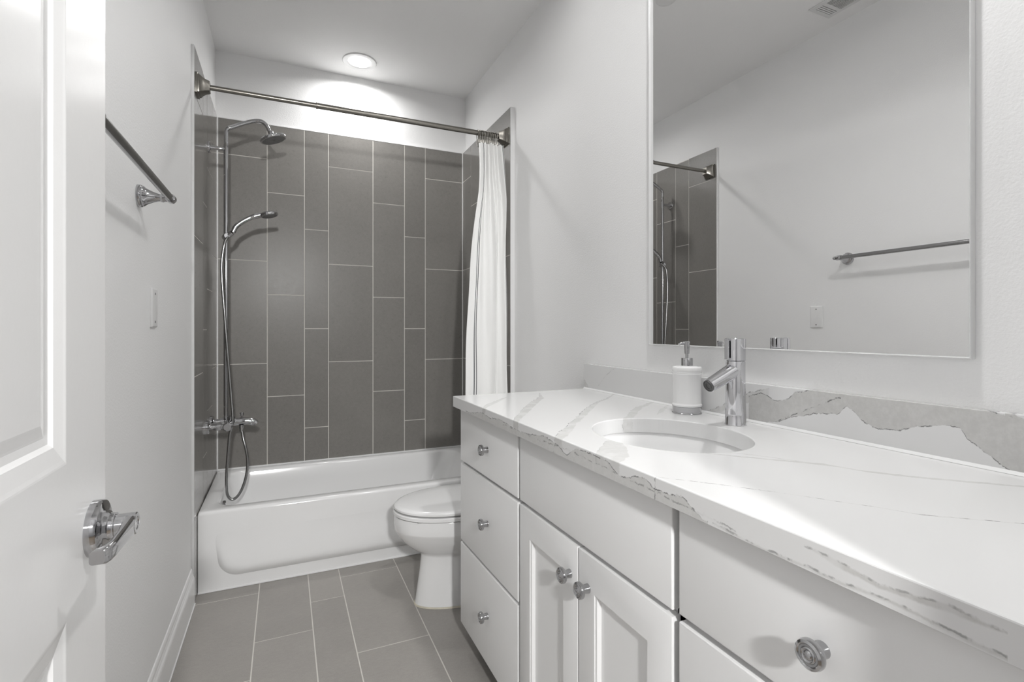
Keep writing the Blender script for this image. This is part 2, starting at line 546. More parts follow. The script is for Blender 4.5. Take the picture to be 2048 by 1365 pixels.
# the hall outside the door, behind the camera
HX0, HX1, HY0 = -1.2, 2.1, -2.9
bm = bmesh.new(); box(bm, HX0, HX1, HY0 - 0.1, HY0, 0, CEIL); struct('wall_hall_back', bm, M_hall)
bm = bmesh.new(); box(bm, HX0 - 0.1, HX0, HY0, -0.06, 0, CEIL); struct('wall_hall_left', bm, M_hall)
bm = bmesh.new(); box(bm, HX1, HX1 + 0.1, HY0, -0.06, 0, CEIL); struct('wall_hall_right', bm, M_hall)
bm = bmesh.new()
box(bm, HX0, -0.12, -0.06, 0.0, 0, CEIL); box(bm, 1.62, HX1, -0.06, 0.0, 0, CEIL)
struct('wall_hall_front', bm, M_hall)
bm = bmesh.new(); box(bm, HX0, HX1, HY0, -0.06, -0.05, 0.0); struct('floor_hall', bm, M_hallfloor)
bm = bmesh.new(); box(bm, HX0, HX1, HY0, -0.07, CEIL - 0.02, CEIL - 0.002); struct('ceiling_hall', bm, M_hall)

# tiles: columns (a, b, first joint height); joints repeat every 0.6026
PITCH, GAP = 0.6026, 0.0036
def tiles(cols, lo, hi, place, th=0.0012):
    """place(u, w, d) -> world point; u across, w along the tile, d out of the grout plane"""
    bm = bmesh.new()
    for a, b, j in cols:
        js = [j + i * PITCH for i in range(-8, 9)]
        js = [lo - 1] + [x for x in js if lo < x < hi] + [hi + 1]
        for p, q in zip(js, js[1:]):
            w0, w1 = max(p + GAP / 2, lo), min(q - GAP / 2, hi)
            u0, u1 = a + GAP / 2, b - GAP / 2
            if w1 - w0 < 0.002 or u1 - u0 < 0.002:
                continue
            e = 0.0007
            lo4 = [(u0, w0), (u1, w0), (u1, w1), (u0, w1)]
            hi4 = [(u0 + e, w0 + e), (u1 - e, w0 + e), (u1 - e, w1 - e), (u0 + e, w1 - e)]
            L = [bm.verts.new(place(x, y, -0.001)) for x, y in lo4]
            H = [bm.verts.new(place(x, y, th)) for x, y in hi4]
            bm.faces.new(H)
            for i in range(4):
                bm.faces.new((L[i], L[(i + 1) % 4], H[(i + 1) % 4], H[i]))
    return bm

def tile_field(parent, cols, lo, hi, place, slab):
    g = bmesh.new()
    box(g, *slab)
    t = obj('tile_surround', tiles(cols, lo, hi, place), M_tile, parent)
    obj('grout_bed', g, M_grout, t)

zlo = 0.345
# back wall
xb = [XL, 0.2666, 0.4698, 0.6068, 0.8746, 1.0759, 1.2143, XR]
jb = [2.163, 1.9665, 1.7655, 2.163, 1.9665, 1.7655, 2.163]
tile_field(wb, [(xb[i], xb[i + 1], jb[i]) for i in range(7)], zlo, TOP, lambda u, w_, d: (u, YB + 0.0012 - d, w_), (XL - 0.001, XR + 0.001, YB + 0.0012, YB + 0.013, zlo, TOP))
# left wall
yl = [YT, 2.746, 2.879, 3.082, YB]
jl = [2.163, 1.7605, 1.9620, 2.157]
tile_field(wl, [(yl[i], yl[i + 1], jl[i]) for i in range(4)], 0.0, TOP, lambda u, w_, d: (XL - 0.0012 + d, u, w_), (-0.001, XL - 0.0012, YT, YB + 0.002, 0.0, TOP))
# right wall
yr = [YT, 2.792, 2.927, 3.130, YB]
jr = [2.166, 1.7655, 1.9665, 2.166]
tile_field(wr, [(yr[i], yr[i + 1], jr[i]) for i in range(4)], 0.0, TOP, lambda u, w_, d: (XR + 0.0012 - d, u, w_), (XR + 0.0012, 1.501, YT, YB + 0.002, 0.0, TOP))
# painted tile edges facing the room
obj('tile_edge', B(0.0, XL, YT - 0.004, YT, 0.0, TOP, bev=0.001), M_edge, wl)
obj('tile_edge', B(XR, 1.5, YT - 0.004, YT, 0.0, TOP, bev=0.001), M_edge, wr)
# caulk in the tile corners and along the tub
bm = bmesh.new()
box(bm, XL - 0.001, XL + 0.004, YB - 0.004, YB + 0.001, zlo, TOP)
box(bm, XL, XR, YB - 0.005, YB + 0.001, 0.355, 0.3635)
box(bm, XL, XR, YB - 0.001, YB + 0.012, TOP - 0.001, TOP + 0.003)
obj('caulk_line', bm, M_caulk, wb)
bm = bmesh.new()
box(bm, XR - 0.004, XR + 0.001, YB - 0.004, YB + 0.001, zlo, TOP)
obj('caulk_line', bm, M_caulk, wr)

# floor
xf = [-0.02, 0.256, 0.460, 0.597, 0.861, 1.064, 1.20, 1.52]
jf = [2.477, 2.092, 2.302, 2.478, 2.092, 2.302, 2.478]
bm = tiles([(xf[i], xf[i + 1], jf[i]) for i in range(7)], -0.06, 3.4, lambda u, w_, d: (u, w_, d - 0.0012))
fl = struct('floor', bm, M_ftile)
obj('grout_bed', B(-0.05, 1.55, -0.06, 3.4, -0.05, -0.0012), M_grout, fl)

# baseboards
def baseboard(name, x, s, y0, y1):
    prof = [(0, 0), (0.0135, 0), (0.0135, 0.106), (0.0125, 0.110), (0.0125, 0.113), (0.0085, 0.121), (0.0085, 0.124), (0.0065, 0.130), (0.0060, 0.142), (0.0035, 0.150), (0.0, 0.1515)]
    bm = bmesh.new()
    a = [bm.verts.new((x + s * px, y0, pz)) for px, pz in prof]
    b = [bm.verts.new((x + s * px, y1, pz)) for px, pz in prof]
    for i in range(len(prof)):
        j = (i + 1) % len(prof)
        bm.faces.new((a[i], a[j], b[j], b[i]))
    bm.faces.new(a); bm.faces.new(b)
    o = struct(name, bm, M_trim)
    c = bmesh.new()
    box(c, x + s * 0.012 if s > 0 else x - 0.0165, x + 0.0165 if s > 0 else x - 0.012, y0, y1, -0.001, 0.0035)
    obj('caulk_line', c, M_caulk, o)
baseboard('baseboard_left', 0.0, 1, YF + 0.002, YT - 0.005)
baseboard('baseboard_right', 1.5, -1, 1.76, YT - 0.005)

# ------------------------------------------------------------------ door
DX, DY0, DY1 = 0.154, 0.088, 0.7835
def panel(bm, y0, y1, z0, z1):
    steps = [(0.0, 0.0), (0.002, -0.0002), (0.006, -0.0010), (0.022, -0.0034), (0.0265, -0.0062), (0.034, -0.0068), (0.0365, -0.0065), (0.046, -0.0045), (0.048, -0.0042)]
    loops = []
    for off, dx in steps:
        loops.append([(DX + dx, y, z) for y, z in ((y0 + off, z0 + off), (y1 - off, z0 + off), (y1 - off, z1 - off), (y0 + off, z1 - off))])
    loft(bm, loops, cap0=False)
bm = bmesh.new()
ys = [DY0, DY0 + 0.124, 0.660, DY1]
zs = [0.012, 0.23, 0.863, 1.025, 1.90, 2.04]
for i in range(3):
    for j in range(5):
        if i == 1 and j in (1, 3):
            panel(bm, ys[1], ys[2], zs[j], zs[j + 1])
        else:
            bm.faces.new([bm.verts.new((DX, y, z)) for y, z in ((ys[i], zs[j]), (ys[i + 1], zs[j]), (ys[i + 1], zs[j + 1]), (ys[i], zs[j + 1]))])
t = bmesh.new()
box(t, DX - 0.035, DX - 0.0002, DY0, DY1, 0.012, 2.04)
t.normal_update()
bmesh.ops.recalc_face_normals(t, faces=t.faces)
bmesh.ops.delete(t, geom=[f for f in t.faces if f.normal.x > 0.9], context='FACES')
merge(bm, t)
bmesh.ops.remove_doubles(bm, verts=bm.verts, dist=0.0004)
door = struct('door_1', bm, M_door)
def door_handle(s, px):
    hy, hz = 0.737, 0.931
    bm = bmesh.new()
    lathe(bm, [(0.0318, 0), (0.0318, 0.0085), (0.0308, 0.0108), (0.0285, 0.0118), (0.0215, 0.0124), (0.0190, 0.0140), (0.0178, 0.0165), (0.0158, 0.0175), (0.0150, 0.021), (0.0150, 0.0225)], (px, hy, hz), (s, 0, 0), 48)
    h = obj('door_handle', bm, M_chrome, door, True)
    bm = bmesh.new()
    lathe(bm, [(0.0128, 0.021), (0.0128, 0.042), (0.0118, 0.0432), (0.0078, 0.0432), (0.0074, 0.0418), (0.003, 0.0418), (0.0, 0.0418)], (px, hy, hz), (s, 0, 0), 36)
    # flat lever bar running towards the hinge side with a short return
    loops = []
    for yy, hw, x0, x1 in ((0.742, 0.0105, 0.0300, 0.0425), (0.725, 0.0115, 0.0320, 0.0428), (0.69, 0.0095, 0.0345, 0.0422), (0.662, 0.0088, 0.0345, 0.0420), (0.650, 0.0086, 0.0310, 0.0410), (0.643, 0.0082, 0.0260, 0.0395), (0.640, 0.0070, 0.0240, 0.0370)):
        lp = rrect(x0, x1, -hw, hw, 0.0032, 4)
        loops.append([(px + s * a, yy, hz + b) for a, b in lp])
    loft(bm, loops)
    obj('lever', bm, M_chrome, h, True)
door_handle(1, DX)
bm = bmesh.new()
box(bm, DX - 0.031, DX - 0.004, DY1 - 0.0005, DY1 + 0.0012, 0.90, 0.96, 0.0005)
obj('latch_plate', bm, M_chrome, door)

# ------------------------------------------------------------------ ceiling fittings
def downlight(x, y, key, label, watts=None, rad=0.06, spread=160, r=0.098, lens_r=0.066):
    root = empty('recessed_light', (x, y, CEIL), label, 'ceiling light')
    bm = bmesh.new()
    lathe(bm, [(r, 0.0), (r, -0.003), (r - 0.003, -0.006), (lens_r + 0.012, -0.007), (lens_r + 0.002, -0.004), (lens_r, -0.002), (lens_r, 0.0)], (x, y, CEIL), (0, 0, 1), 64, caps=False)
    obj('trim_ring', bm, M_plate, root, True)
    bm = bmesh.new()
    lathe(bm, [(lens_r, -0.0022), (lens_r * 0.5, -0.0030), (0.0, -0.0032)], (x, y, CEIL), (0, 0, 1), 48, caps=False)
    obj('lens', bm, M_lens if watts else M_plate, root, True)
    if watts:
        L = bpy.data.lights.new('downlight_lamp', 'AREA')
        L.shape = 'DISK'; L.size = rad * 2; L.energy = watts; L.spread = math.radians(spread)
        L.color = (1.0, 0.995, 0.985)
        lo = bpy.data.objects.new('downlight_lamp', L)
        COL.objects.link(lo)
        lo.parent = root
        lo.location = (0, 0, -0.010)
    return root
_l = {'tub': 'lit round white recessed ceiling light above the bathtub',
      'vanity': 'lit round white recessed ceiling light over the quartz counter and mirror',
      'toilet': 'added fill downlight in the ceiling over the far end of the vanity, out of view'}
for key, (x, y, wt, rad, spr) in LAMPS.items():
    downlight(x, y, key, _l[key], wt, rad, spr)
# small round cover plate on the ceiling, just visible in the mirror
root = empty('ceiling_cover_plate', (0.948, 1.913, CEIL), 'small round white cover plate on the ceiling reflected at the mirror top', 'ceiling cover')
bm = bmesh.new()
lathe(bm, [(0.047, 0.0), (0.047, -0.004), (0.045, -0.007), (0.041, -0.008)], (0.948, 1.913, CEIL), (0, 0, 1), 48, caps=False)
obj('rim', bm, M_plate, root, True)
bm = bmesh.new()
lathe(bm, [(0.041, -0.0075), (0.038, -0.010), (0.020, -0.0115), (0.0, -0.012)], (0.948, 1.913, CEIL), (0, 0, 1), 48, caps=False)
obj('cover', bm, M_plate, root, True)

# added fill light in the hall, shaped as a globe pendant, out of view
px, py, pz, pw, pr = FILL_GLOBE
root = empty('fill_globe', (px, py, pz), 'added fill light, a glowing globe on a cord in the hall, out of view', 'fill light')
m = bpy.data.materials.new('globe_glow')
m.use_nodes = True
m.node_tree.nodes['Principled BSDF'].inputs['Emission Color'].default_value = (1.0, 0.995, 0.985, 1)
m.node_tree.nodes['Principled BSDF'].inputs['Emission Strength'].default_value = pw / (4 * PI * PI * pr * pr)
bm = bmesh.new()
bmesh.ops.create_icosphere(bm, subdivisions=3, radius=pr, matrix=Matrix.Translation((px, py, pz)))
obj('globe', bm, m, root, True)
bm = bmesh.new()
lathe(bm, [(0.05, pr - 0.012), (0.05, pr + 0.004), (0.02, pr + 0.01), (0.018, pr + 0.06), (0.0, pr + 0.065)], (px, py, pz), (0, 0, 1), 24)
obj('socket', bm, M_nickel, root, True)
bm = bmesh.new()
tube(bm, [(px, py, pz + pr + 0.06), (px, py, CEIL - 0.02)], 0.004, 10)
lathe(bm, [(0.06, -0.045), (0.06, -0.03), (0.055, -0.021), (0.0, -0.021)], (px, py, CEIL), (0, 0, 1), 28)
obj('cord', bm, M_nickel, root, True)

# ceiling register seen in the mirror
VX0, VX1, VY0, VY1 = 0.092, 0.246, 1.37, 1.686
root = empty('ceiling_vent', (0.18, 1.53, CEIL), 'white metal ceiling air vent with louvers seen in the mirror', 'vent')
z0, z1 = CEIL - 0.007, CEIL
m_ = 0.024
bm = bmesh.new()
lp = []
for off, z in ((0.0, z1 - 0.0001), (0.0, z0 + 0.003), (0.003, z0), (m_, z0), (m_, z1 - 0.0001)):
    lp.append([(VX0 + off, VY0 + off, z), (VX1 - off, VY0 + off, z), (VX1 - off, VY1 - off, z), (VX0 + off, VY1 - off, z)])
loft(bm, lp, cap0=False, cap1=False)
for ya_ in (VY1 - 0.078, VY0 + 0.066):
    box(bm, VX0 + m_, VX1 - m_, ya_, ya_ + 0.012, z0, z1 - 0.0015)
obj('frame', bm, M_vent, root)
obj('duct_shade_sheet', B(VX0 + m_, VX1 - m_, VY0 + m_, VY1 - m_, z1 - 0.0012, z1 - 0.0002), M_dark, root)  # near-black sheet stands in for the shade inside the duct
def louver(x0, x1, y0, y1):
    bm = bmesh.new()
    box(bm, x0, x1, y0, y1, z0 + 0.0005, z1 - 0.0015)
    obj('louver', bm, M_vent, root)
for i in range(4):
    for yb in (VY1 - 0.066, VY0 + m_):
        louver(VX0 + m_, VX1 - m_, yb + i * 0.011, yb + i * 0.011 + 0.0075)
n = 9
for i in range(n):
    x = VX0 + m_ + 0.004 + i * (VX1 - VX0 - 2 * m_ - 0.004) / n
    louver(x, x + 0.0032, VY0 + 0.078, VY1 - 0.078)

# ------------------------------------------------------------------ bathtub
root = empty('bathtub', (0.75, 2.93, 0.0), 'white alcove bathtub in front of the grey tiled wall', 'bathtub')
TX0, TX1, TY0, TY1, TZ = XL + 0.001, XR - 0.001, YA, YB - 0.0055, 0.356
N = 10
def rr3(x0, x1, y0, y1, r, z):
    return [(x, y, z) for x, y in rrect(x0, x1, y0, y1, r, N)]
loops = [rr3(TX0, TX1, TY0, TY1, 0.004, 0.004),
         rr3(TX0, TX1, TY0, TY1, 0.004, TZ - 0.016),
         rr3(TX0 + 0.001, TX1 - 0.001, TY0 + 0.002, TY1 - 0.001, 0.005, TZ - 0.008),
         rr3(TX0 + 0.003, TX1 - 0.003, TY0 + 0.007, TY1 - 0.003, 0.007, TZ - 0.002),
         rr3(TX0 + 0.006, TX1 - 0.006, TY0 + 0.015, TY1 - 0.006, 0.01, TZ),
         rr3(TX0 + 0.058, TX1 - 0.075, TY0 + 0.056, TY1 - 0.040, 0.085, TZ + 0.000),
         rr3(TX0 + 0.066, TX1 - 0.083, TY0 + 0.064, TY1 - 0.047, 0.085, TZ - 0.004),
         rr3(TX0 + 0.071, TX1 - 0.090, TY0 + 0.069, TY1 - 0.052, 0.085, TZ - 0.014),
         rr3(TX0 + 0.078, TX1 - 0.125, TY0 + 0.076, TY1 - 0.060, 0.09, TZ - 0.09),
         rr3(TX0 + 0.10, TX1 - 0.20, TY0 + 0.095, TY1 - 0.080, 0.10, 0.10),
         rr3(TX0 + 0.125, TX1 - 0.245, TY0 + 0.115, TY1 - 0.100, 0.10, 0.065),
         rr3(TX0 + 0.17, TX1 - 0.30, TY0 + 0.155, TY1 - 0.140, 0.08, 0.055)]
bm = bmesh.new()
loft(bm, loops, cap0=False)
obj('tub_shell', bm, M_tub, root, True)
# raised apron panel that fades into the front towards the rim
bm = bmesh.new()
def apron_loop(off, depth):
    out = []
    o_ = rrect(TX0 + 0.060 + off, TX1 - 0.060 - off, 0.056 + off, 0.335 - off * 0.2, 0.075 - off * 0.4, 14)
    def sub(p, q):
        return [(p[0], p[1] + (q[1] - p[1]) * i / 12) for i in range(1, 12)]
    o_ = o_[:30] + sub(o_[29], o_[30]) + o_[30:] + sub(o_[-1], o_[0])
    for x, z in o_:
        f = min(1.0, max(0.0, (0.275 - z) / 0.19))
        f = (f * f * (3 - 2 * f)) ** 1.3
        s_ = 0.032 * (1 - min(1.0, z / 0.26))
        out.append((x + (s_ if x < 0.7 else -s_), YA + 0.0003 - depth * f, z))
    return out
rg = loft(bm, [apron_loop(0, -0.002), apron_loop(0.004, 0.003), apron_loop(0.014, 0.012), apron_loop(0.025, 0.0185), apron_loop(0.036, 0.0215), apron_loop(0.05, 0.0225)], cap0=False, cap1=False)
# fill the inner face with rows so that it follows the fade
inner = rg[-1]
half = len(inner)
left = sorted([v for v in inner if v.co.x < 0.75], key=lambda v: v.co.z)
right = sorted([v for v in inner if v.co.x > 0.75], key=lambda v: v.co.z)
for i in range(len(left) - 1):
    bm.faces.new((left[i], right[i], right[i + 1], left[i + 1]))
obj('apron_panel', bm, M_tub, root, True)
bm = bmesh.new()
lathe(bm, [(0.034, -0.004), (0.034, 0.003), (0.031, 0.006), (0.012, 0.008), (0.0, 0.008)], (TX0 + 0.0835, 2.80, 0.295), (1, 0, 0.12), 32)
o = obj('overflow_plate', bm, M_chrome, root, True)
bm = bmesh.new()
tube(bm, [(TX0 + 0.09, 2.80, 0.295), (TX0 + 0.104, 2.80, 0.292), (TX0 + 0.112, 2.795, 0.283)], [0.007, 0.007, 0.009], 12)
obj('trip_lever', bm, M_chrome, o, True)
bm = bmesh.new()
lathe(bm, [(0.03, 0.0), (0.03, 0.003), (0.02, 0.005), (0.0, 0.006)], (TX0 + 0.24, 2.93, 0.055), (0, 0, 1), 28)
obj('drain', bm, M_chrome, root, True)
bm = bmesh.new()
box(bm, TX0, TX1, TY0 - 0.005, TY0 + 0.004, 0.0005, 0.007, 0.002)
obj('caulk_line', bm, M_caulk, root)

# ------------------------------------------------------------------ shower column
SX, SY = 0.088, 2.93
root = empty('shower_set', (XL, SY, 0.68), 'chrome shower column with rain head, looping hose and tub filler on tiled wall', 'shower')
bm = bmesh.new()
tube(bm, [(SX, SY, 0.70), (SX, SY, 2.10)], 0.0108, 24)
obj('riser_pipe', bm, M_chrome, root, True)
bm = bmesh.new()
arm = [(SX, SY, 2.085), (SX, SY, 2.15)] + [(SX + 0.030 * (1 - math.cos(a)), SY, 2.160 + 0.030 * math.sin(a)) for a in [PI / 2 * i / 6 * 0.83 for i in range(1, 7)]]
arm += [(0.160, SY, 2.216), (0.205, SY, 2.2365), (0.232, SY, 2.2440), (0.252, SY, 2.2425), (0.268, SY, 2.232), (0.280, SY, 2.215), (0.289, SY, 2.192)]
tube(bm, spline(arm, 4), 0.0102, 20)
obj('shower_arm', bm, M_chrome, root, True)
hn = Vector((-0.336, 0.0, 0.942)).normalized()
hc = Vector((0.3055, SY, 2.160))
bm = bmesh.new()
lathe(bm, [(0.058, -0.0065), (0.064, -0.006), (0.0665, -0.002), (0.0665, 0.004), (0.062, 0.009), (0.030, 0.013), (0.018, 0.018), (0.0135, 0.030), (0.0135, 0.040)], hc, hn, 48)
sh = obj('shower_head', bm, M_chrome, root, True)
bm = bmesh.new()
lathe(bm, [(0.059, -0.006), (0.055, -0.0085), (0.006, -0.0085), (0.004, -0.0070), (0.0, -0.0070)], hc, hn, 48, caps=False)
obj('spray_face', bm, M_head, sh, True)
bm = bmesh.new()
lathe(bm, [(0.0275, 0.0), (0.0275, 0.006), (0.0262, 0.008), (0.011, 0.009), (0.0095, 0.012), (0.0095, SX - XL)], (XL, SY, 2.075), (1, 0, 0), 36)
obj('wall_bracket', bm, M_chrome, root, True)
bm = bmesh.new()
lathe(bm, [(0.0, -0.030), (0.0125, -0.030), (0.0155, -0.026), (0.0155, 0.022), (0.0125, 0.028), (0.0, 0.028)], (SX, SY, 1.632), (0.25, -1, 0), 28, caps=False)
tube(bm, [(SX + 0.006, SY - 0.012, 1.632), (SX + 0.030, SY - 0.020, 1.650)], [0.013, 0.0125], 20)
obj('slide_holder', bm, M_chrome, root, True)
# exposed bath mixer
MZ, MX = 0.682, 0.104
bm = bmesh.new()
lathe(bm, [(0.0, -0.112), (0.016, -0.112), (0.0205, -0.108), (0.0215, -0.085), (0.0215, 0.085), (0.0205, 0.108), (0.016, 0.112), (0.0, 0.112)], (MX, SY - 0.01, MZ), (0, 1, 0), 32, caps=False)
mx = obj('mixer_body', bm, M_chrome, root, True)
for dy in (-0.085, 0.065):
    bm = bmesh.new()
    lathe(bm, [(0.033, 0.0), (0.033, 0.010), (0.028, 0.016), (0.0135, 0.018), (0.0135, 0.046), (0.0185, 0.047), (0.0185, 0.064), (0.0125, 0.066), (0.0125, MX - XL)], (XL, SY + dy, MZ), (1, 0, 0), 28)
    obj('wall_union', bm, M_chrome, mx, True)
bm = bmesh.new()
tube(bm, spline([(MX, SY - 0.01, MZ + 0.004), (0.150, SY - 0.012, MZ + 0.008), (0.195, SY - 0.012, MZ + 0.006), (0.218, SY - 0.012, MZ - 0.003), (0.226, SY - 0.012, MZ - 0.010)], 5), [0.0195] * 4 + [0.0185] * 5 + [0.018] * 6 + [0.0165] * 4 + [0.014] * 2, 24)
obj('tub_spout', bm, M_chrome, mx, True)
bm = bmesh.new()
lathe(bm, [(0.005, 0.0), (0.005, 0.018), (0.009, 0.019), (0.0095, 0.032), (0.007, 0.035), (0.0, 0.0355)], (0.160, SY - 0.012, MZ + 0.018), (0, 0, 1), 20)
obj('diverter_knob', bm, M_chrome, mx, True)
bm = bmesh.new()
lathe(bm, [(0.018, 0.010), (0.0185, 0.034), (0.014, 0.039), (0.0, 0.040)], (MX + 0.008, SY - 0.01, MZ), (0, 0, 1), 28)
tube(bm, [(MX + 0.010, SY - 0.01, MZ + 0.034), (MX + 0.018, SY - 0.01, MZ + 0.060), (MX + 0.020, SY - 0.01, MZ + 0.078)], [0.006, 0.004, 0.003], 12)
obj('mixer_lever', bm, M_chrome, mx, True)
bm = bmesh.new()
lathe(bm, [(0.012, 0.0), (0.012, -0.014), (0.0095, -0.020), (0.0095, -0.034)], (0.158, SY - 0.012, MZ - 0.010), (0, 0, 1), 20)
obj('hose_outlet', bm, M_chrome, mx, True)

bm = bmesh.new()
hy = SY - 0.035
hose = [(SX + 0.012, SY - 0.020, 1.628), (SX - 0.002, hy, 1.595), (0.073, hy, 1.500), (0.074, hy, 1.40), (0.082, hy, 1.28), (0.094, hy, 1.10), (0.107, hy, 0.92), (0.116, hy - 0.004, 0.80), (0.122, hy - 0.012, 0.70),
        (0.110, hy - 0.010, 0.64), (0.101, hy, 0.55), (0.094, hy, 0.43), (0.095, hy, 0.345), (0.107, hy, 0.309), (0.128, hy, 0.303), (0.152, hy, 0.328), (0.172, hy, 0.375), (0.184, hy, 0.43), (0.1875, hy, 0.49), (0.180, hy, 0.55), (0.168, hy + 0.008, 0.60), (0.160, SY - 0.013, 0.642)]
tube(bm, spline(hose, 8), 0.0068, 12)
obj('hose', bm, M_chrome_d, root, True)

# hand shower held in the slide
root = empty('hand_shower', (SX + 0.03, SY - 0.02, 1.650), 'small chrome hand shower resting in the slide holder on the riser pipe', 'hand shower')
bm = bmesh.new()
hp = [(SX + 0.033, SY - 0.0208, 1.652), (0.135, SY - 0.022, 1.683), (0.165, SY - 0.022, 1.710), (0.205, SY - 0.022, 1.735), (0.250, SY - 0.022, 1.752)]
tube(bm, spline(hp, 6), [0.0125 - 0.0012 * i / 24 + (0.002 if i > 18 else 0) for i in range(25)], 20)
obj('handle', bm, M_chrome, root, True)
hn2 = Vector((-0.22, 0.05, 0.975)).normalized()
bm = bmesh.new()
lathe(bm, [(0.036, -0.010), (0.041, -0.009), (0.0435, -0.004), (0.043, 0.003), (0.036, 0.0095), (0.02, 0.013), (0.0, 0.014)], (0.286, SY - 0.022, 1.757), hn2, 40)
hh = obj('spray_head', bm, M_chrome, root, True)
bm = bmesh.new()
lathe(bm, [(0.037, -0.0098), (0.034, -0.0118), (0.0, -0.0120)], (0.286, SY - 0.022, 1.757), hn2, 36, caps=False)
obj('spray_face', bm, M_head, hh, True)
# ------------------------------------------------------------------ shower rod, rings, curtain
RY, RZ = 2.548, 2.217
root = empty('shower_rod', (0.75, RY, RZ), 'brushed nickel shower curtain rod spanning the tub alcove', 'curtain rod')
bm = bmesh.new(); tube(bm, [(XL + 0.04, RY, RZ), (0.500, RY, RZ)], 0.0112, 24); obj('inner_tube', bm, M_nickel, root, True)
bm = bmesh.new(); lathe(bm, [(0.0112, 0), (0.0145, 0.0), (0.0150, 0.002), (0.0150, 0.006), (0.0133, 0.008), (0.0133, 0.935)], (0.495, RY, RZ), (1, 0, 0), 24); obj('outer_tube', bm, M_nickel, root, True)
for x, s in ((XL, 1), (XR, -1)):
    bm = bmesh.new()
    loops = []
    for d, h in ((0.0, 0.040), (0.008, 0.040), (0.0095, 0.0385), (0.0095, 0.036), (0.015, 0.0355), (0.0165, 0.034), (0.022, 0.030), (0.035, 0.0235), (0.050, 0.0200), (0.052, 0.0190)):
        loops.append([(x + s * d, RY + a, RZ + b * 1.1) for a, b in rrect(-h, h, -h, h, 0.003, 2)])
    loft(bm, loops)
    obj('wall_flange', bm, M_nickel, root, True)

ring_bm = bmesh.new()
pts = []
for i in range(17):                      # open hook: a loop over the rod and a drop to the cloth
    a = PI * (-0.12 + 1.24 * i / 16)
    pts.append((0, -0.0185 * math.cos(a), 0.0185 * math.sin(a)))
pts = [(0, 0.006, -0.068), (0, -0.006, -0.074), (0, -0.014, -0.064), (0, -0.0185, -0.032)] + pts + [(0, 0.0165, -0.024), (0, 0.012, -0.042), (0, 0.015, -0.054)]
tube(ring_bm, pts, 0.0021, 8)
ring_me = None
NR = 12
for i in range(NR):
    x = 1.308 + i * 0.0094
    if ring_me is None:
        o = obj('curtain_ring', ring_bm, M_nickel, None, True, loc=(x, RY, RZ - 0.0035))
        ring_me = o.data
        r0 = o
    else:
        o = r0.copy(); COL.objects.link(o)
        o.location = (x, RY, RZ - 0.0035)
    o.rotation_euler = (0, 0.05 * math.sin(i * 0.9), 0.06 * math.sin(i * 0.7))
    tag(o, 'nickel curtain ring bunched at the right end of the shower rod', 'curtain ring', 'curtain rings on the shower rod')

# gathered curtain
bm = bmesh.new()
uvl = bm.loops.layers.uv.new('UVMap')
NU, NV = 260, 70
ZT, ZBm = RZ - 0.066, 0.12
def cpt(u, v):
    """u 0..1 across the cloth (left hem to right hem), v 0 top .. 1 bottom"""
    z = ZT - (ZT - ZBm) * v
    tz = (ZT - z)
    g = min(1.0, tz / 0.7)
    g = g * g * (3 - 2 * g)
    xl = 1.300 + 0.010 * min(1, tz / 0.25) - 0.045 * g - 0.055 * max(0, min(1, (tz - 0.25) / 1.4))
    xr = 1.436 + 0.018 * min(1, tz / 0.3) + 0.014 * min(1, tz / 1.4)
    # broad folds below, tight gathers at the rings
    wide = 2 * PI * (2.6 * u + 0.10 * math.sin(5.0 * u + 1.7 * v))
    tight = 2 * PI * 7.5 * u
    lf = min(1.0, max(0.0, (u - 0.10) / 0.25))
    y = 2.512 + 0.022 * math.sin(wide + 2.2 + 0.5 * math.sin(3 * v)) * (0.45 + 0.55 * g) * (0.25 + 0.75 * lf)
    y += 0.012 * (1 - 0.85 * g) * math.sin(tight) * (0.3 + 0.7 * lf)
    y += 0.0035 * math.sin(23 * u + 9 * v + 2 * math.sin(6 * v)) + 0.0022 * math.sin(41 * u - 13 * v)
    y -= 0.016 * g * math.sin(PI * u)
    x = xl + (xr - xl) * (u + (0.05 * math.sin(wide + 0.6) + 0.15) * g * math.sin(PI * u) * (1 - 0.55 * u))
    x += 0.0035 * math.sin(9 * v + 8 * u) + 0.0025 * math.sin(21 * v + 5 * u)
    if tz < 0.03:
        z += 0.007 * abs(math.sin(tight / 2)) * (1 - tz / 0.03) - 0.003
    return (min(x, XR - 0.010), min(y, 2.5445), z)
grid = [[bm.verts.new(cpt(i / NU, j / NV)) for i in range(NU + 1)] for j in range(NV + 1)]
for j in range(NV):
    for i in range(NU):
        f = bm.faces.new((grid[j][i], grid[j][i + 1], grid[j + 1][i + 1], grid[j + 1][i]))
        for lp, (a, b) in zip(f.loops, ((i, j), (i + 1, j), (i + 1, j + 1), (i, j + 1))):
            lp[uvl].uv = (a / NU, b / NV)
cur = obj('shower_curtain', bm, M_cloth, None, True)
tag(cur, 'white fabric shower curtain with thin dark stripes gathered at the right of the tub', 'shower curtain')

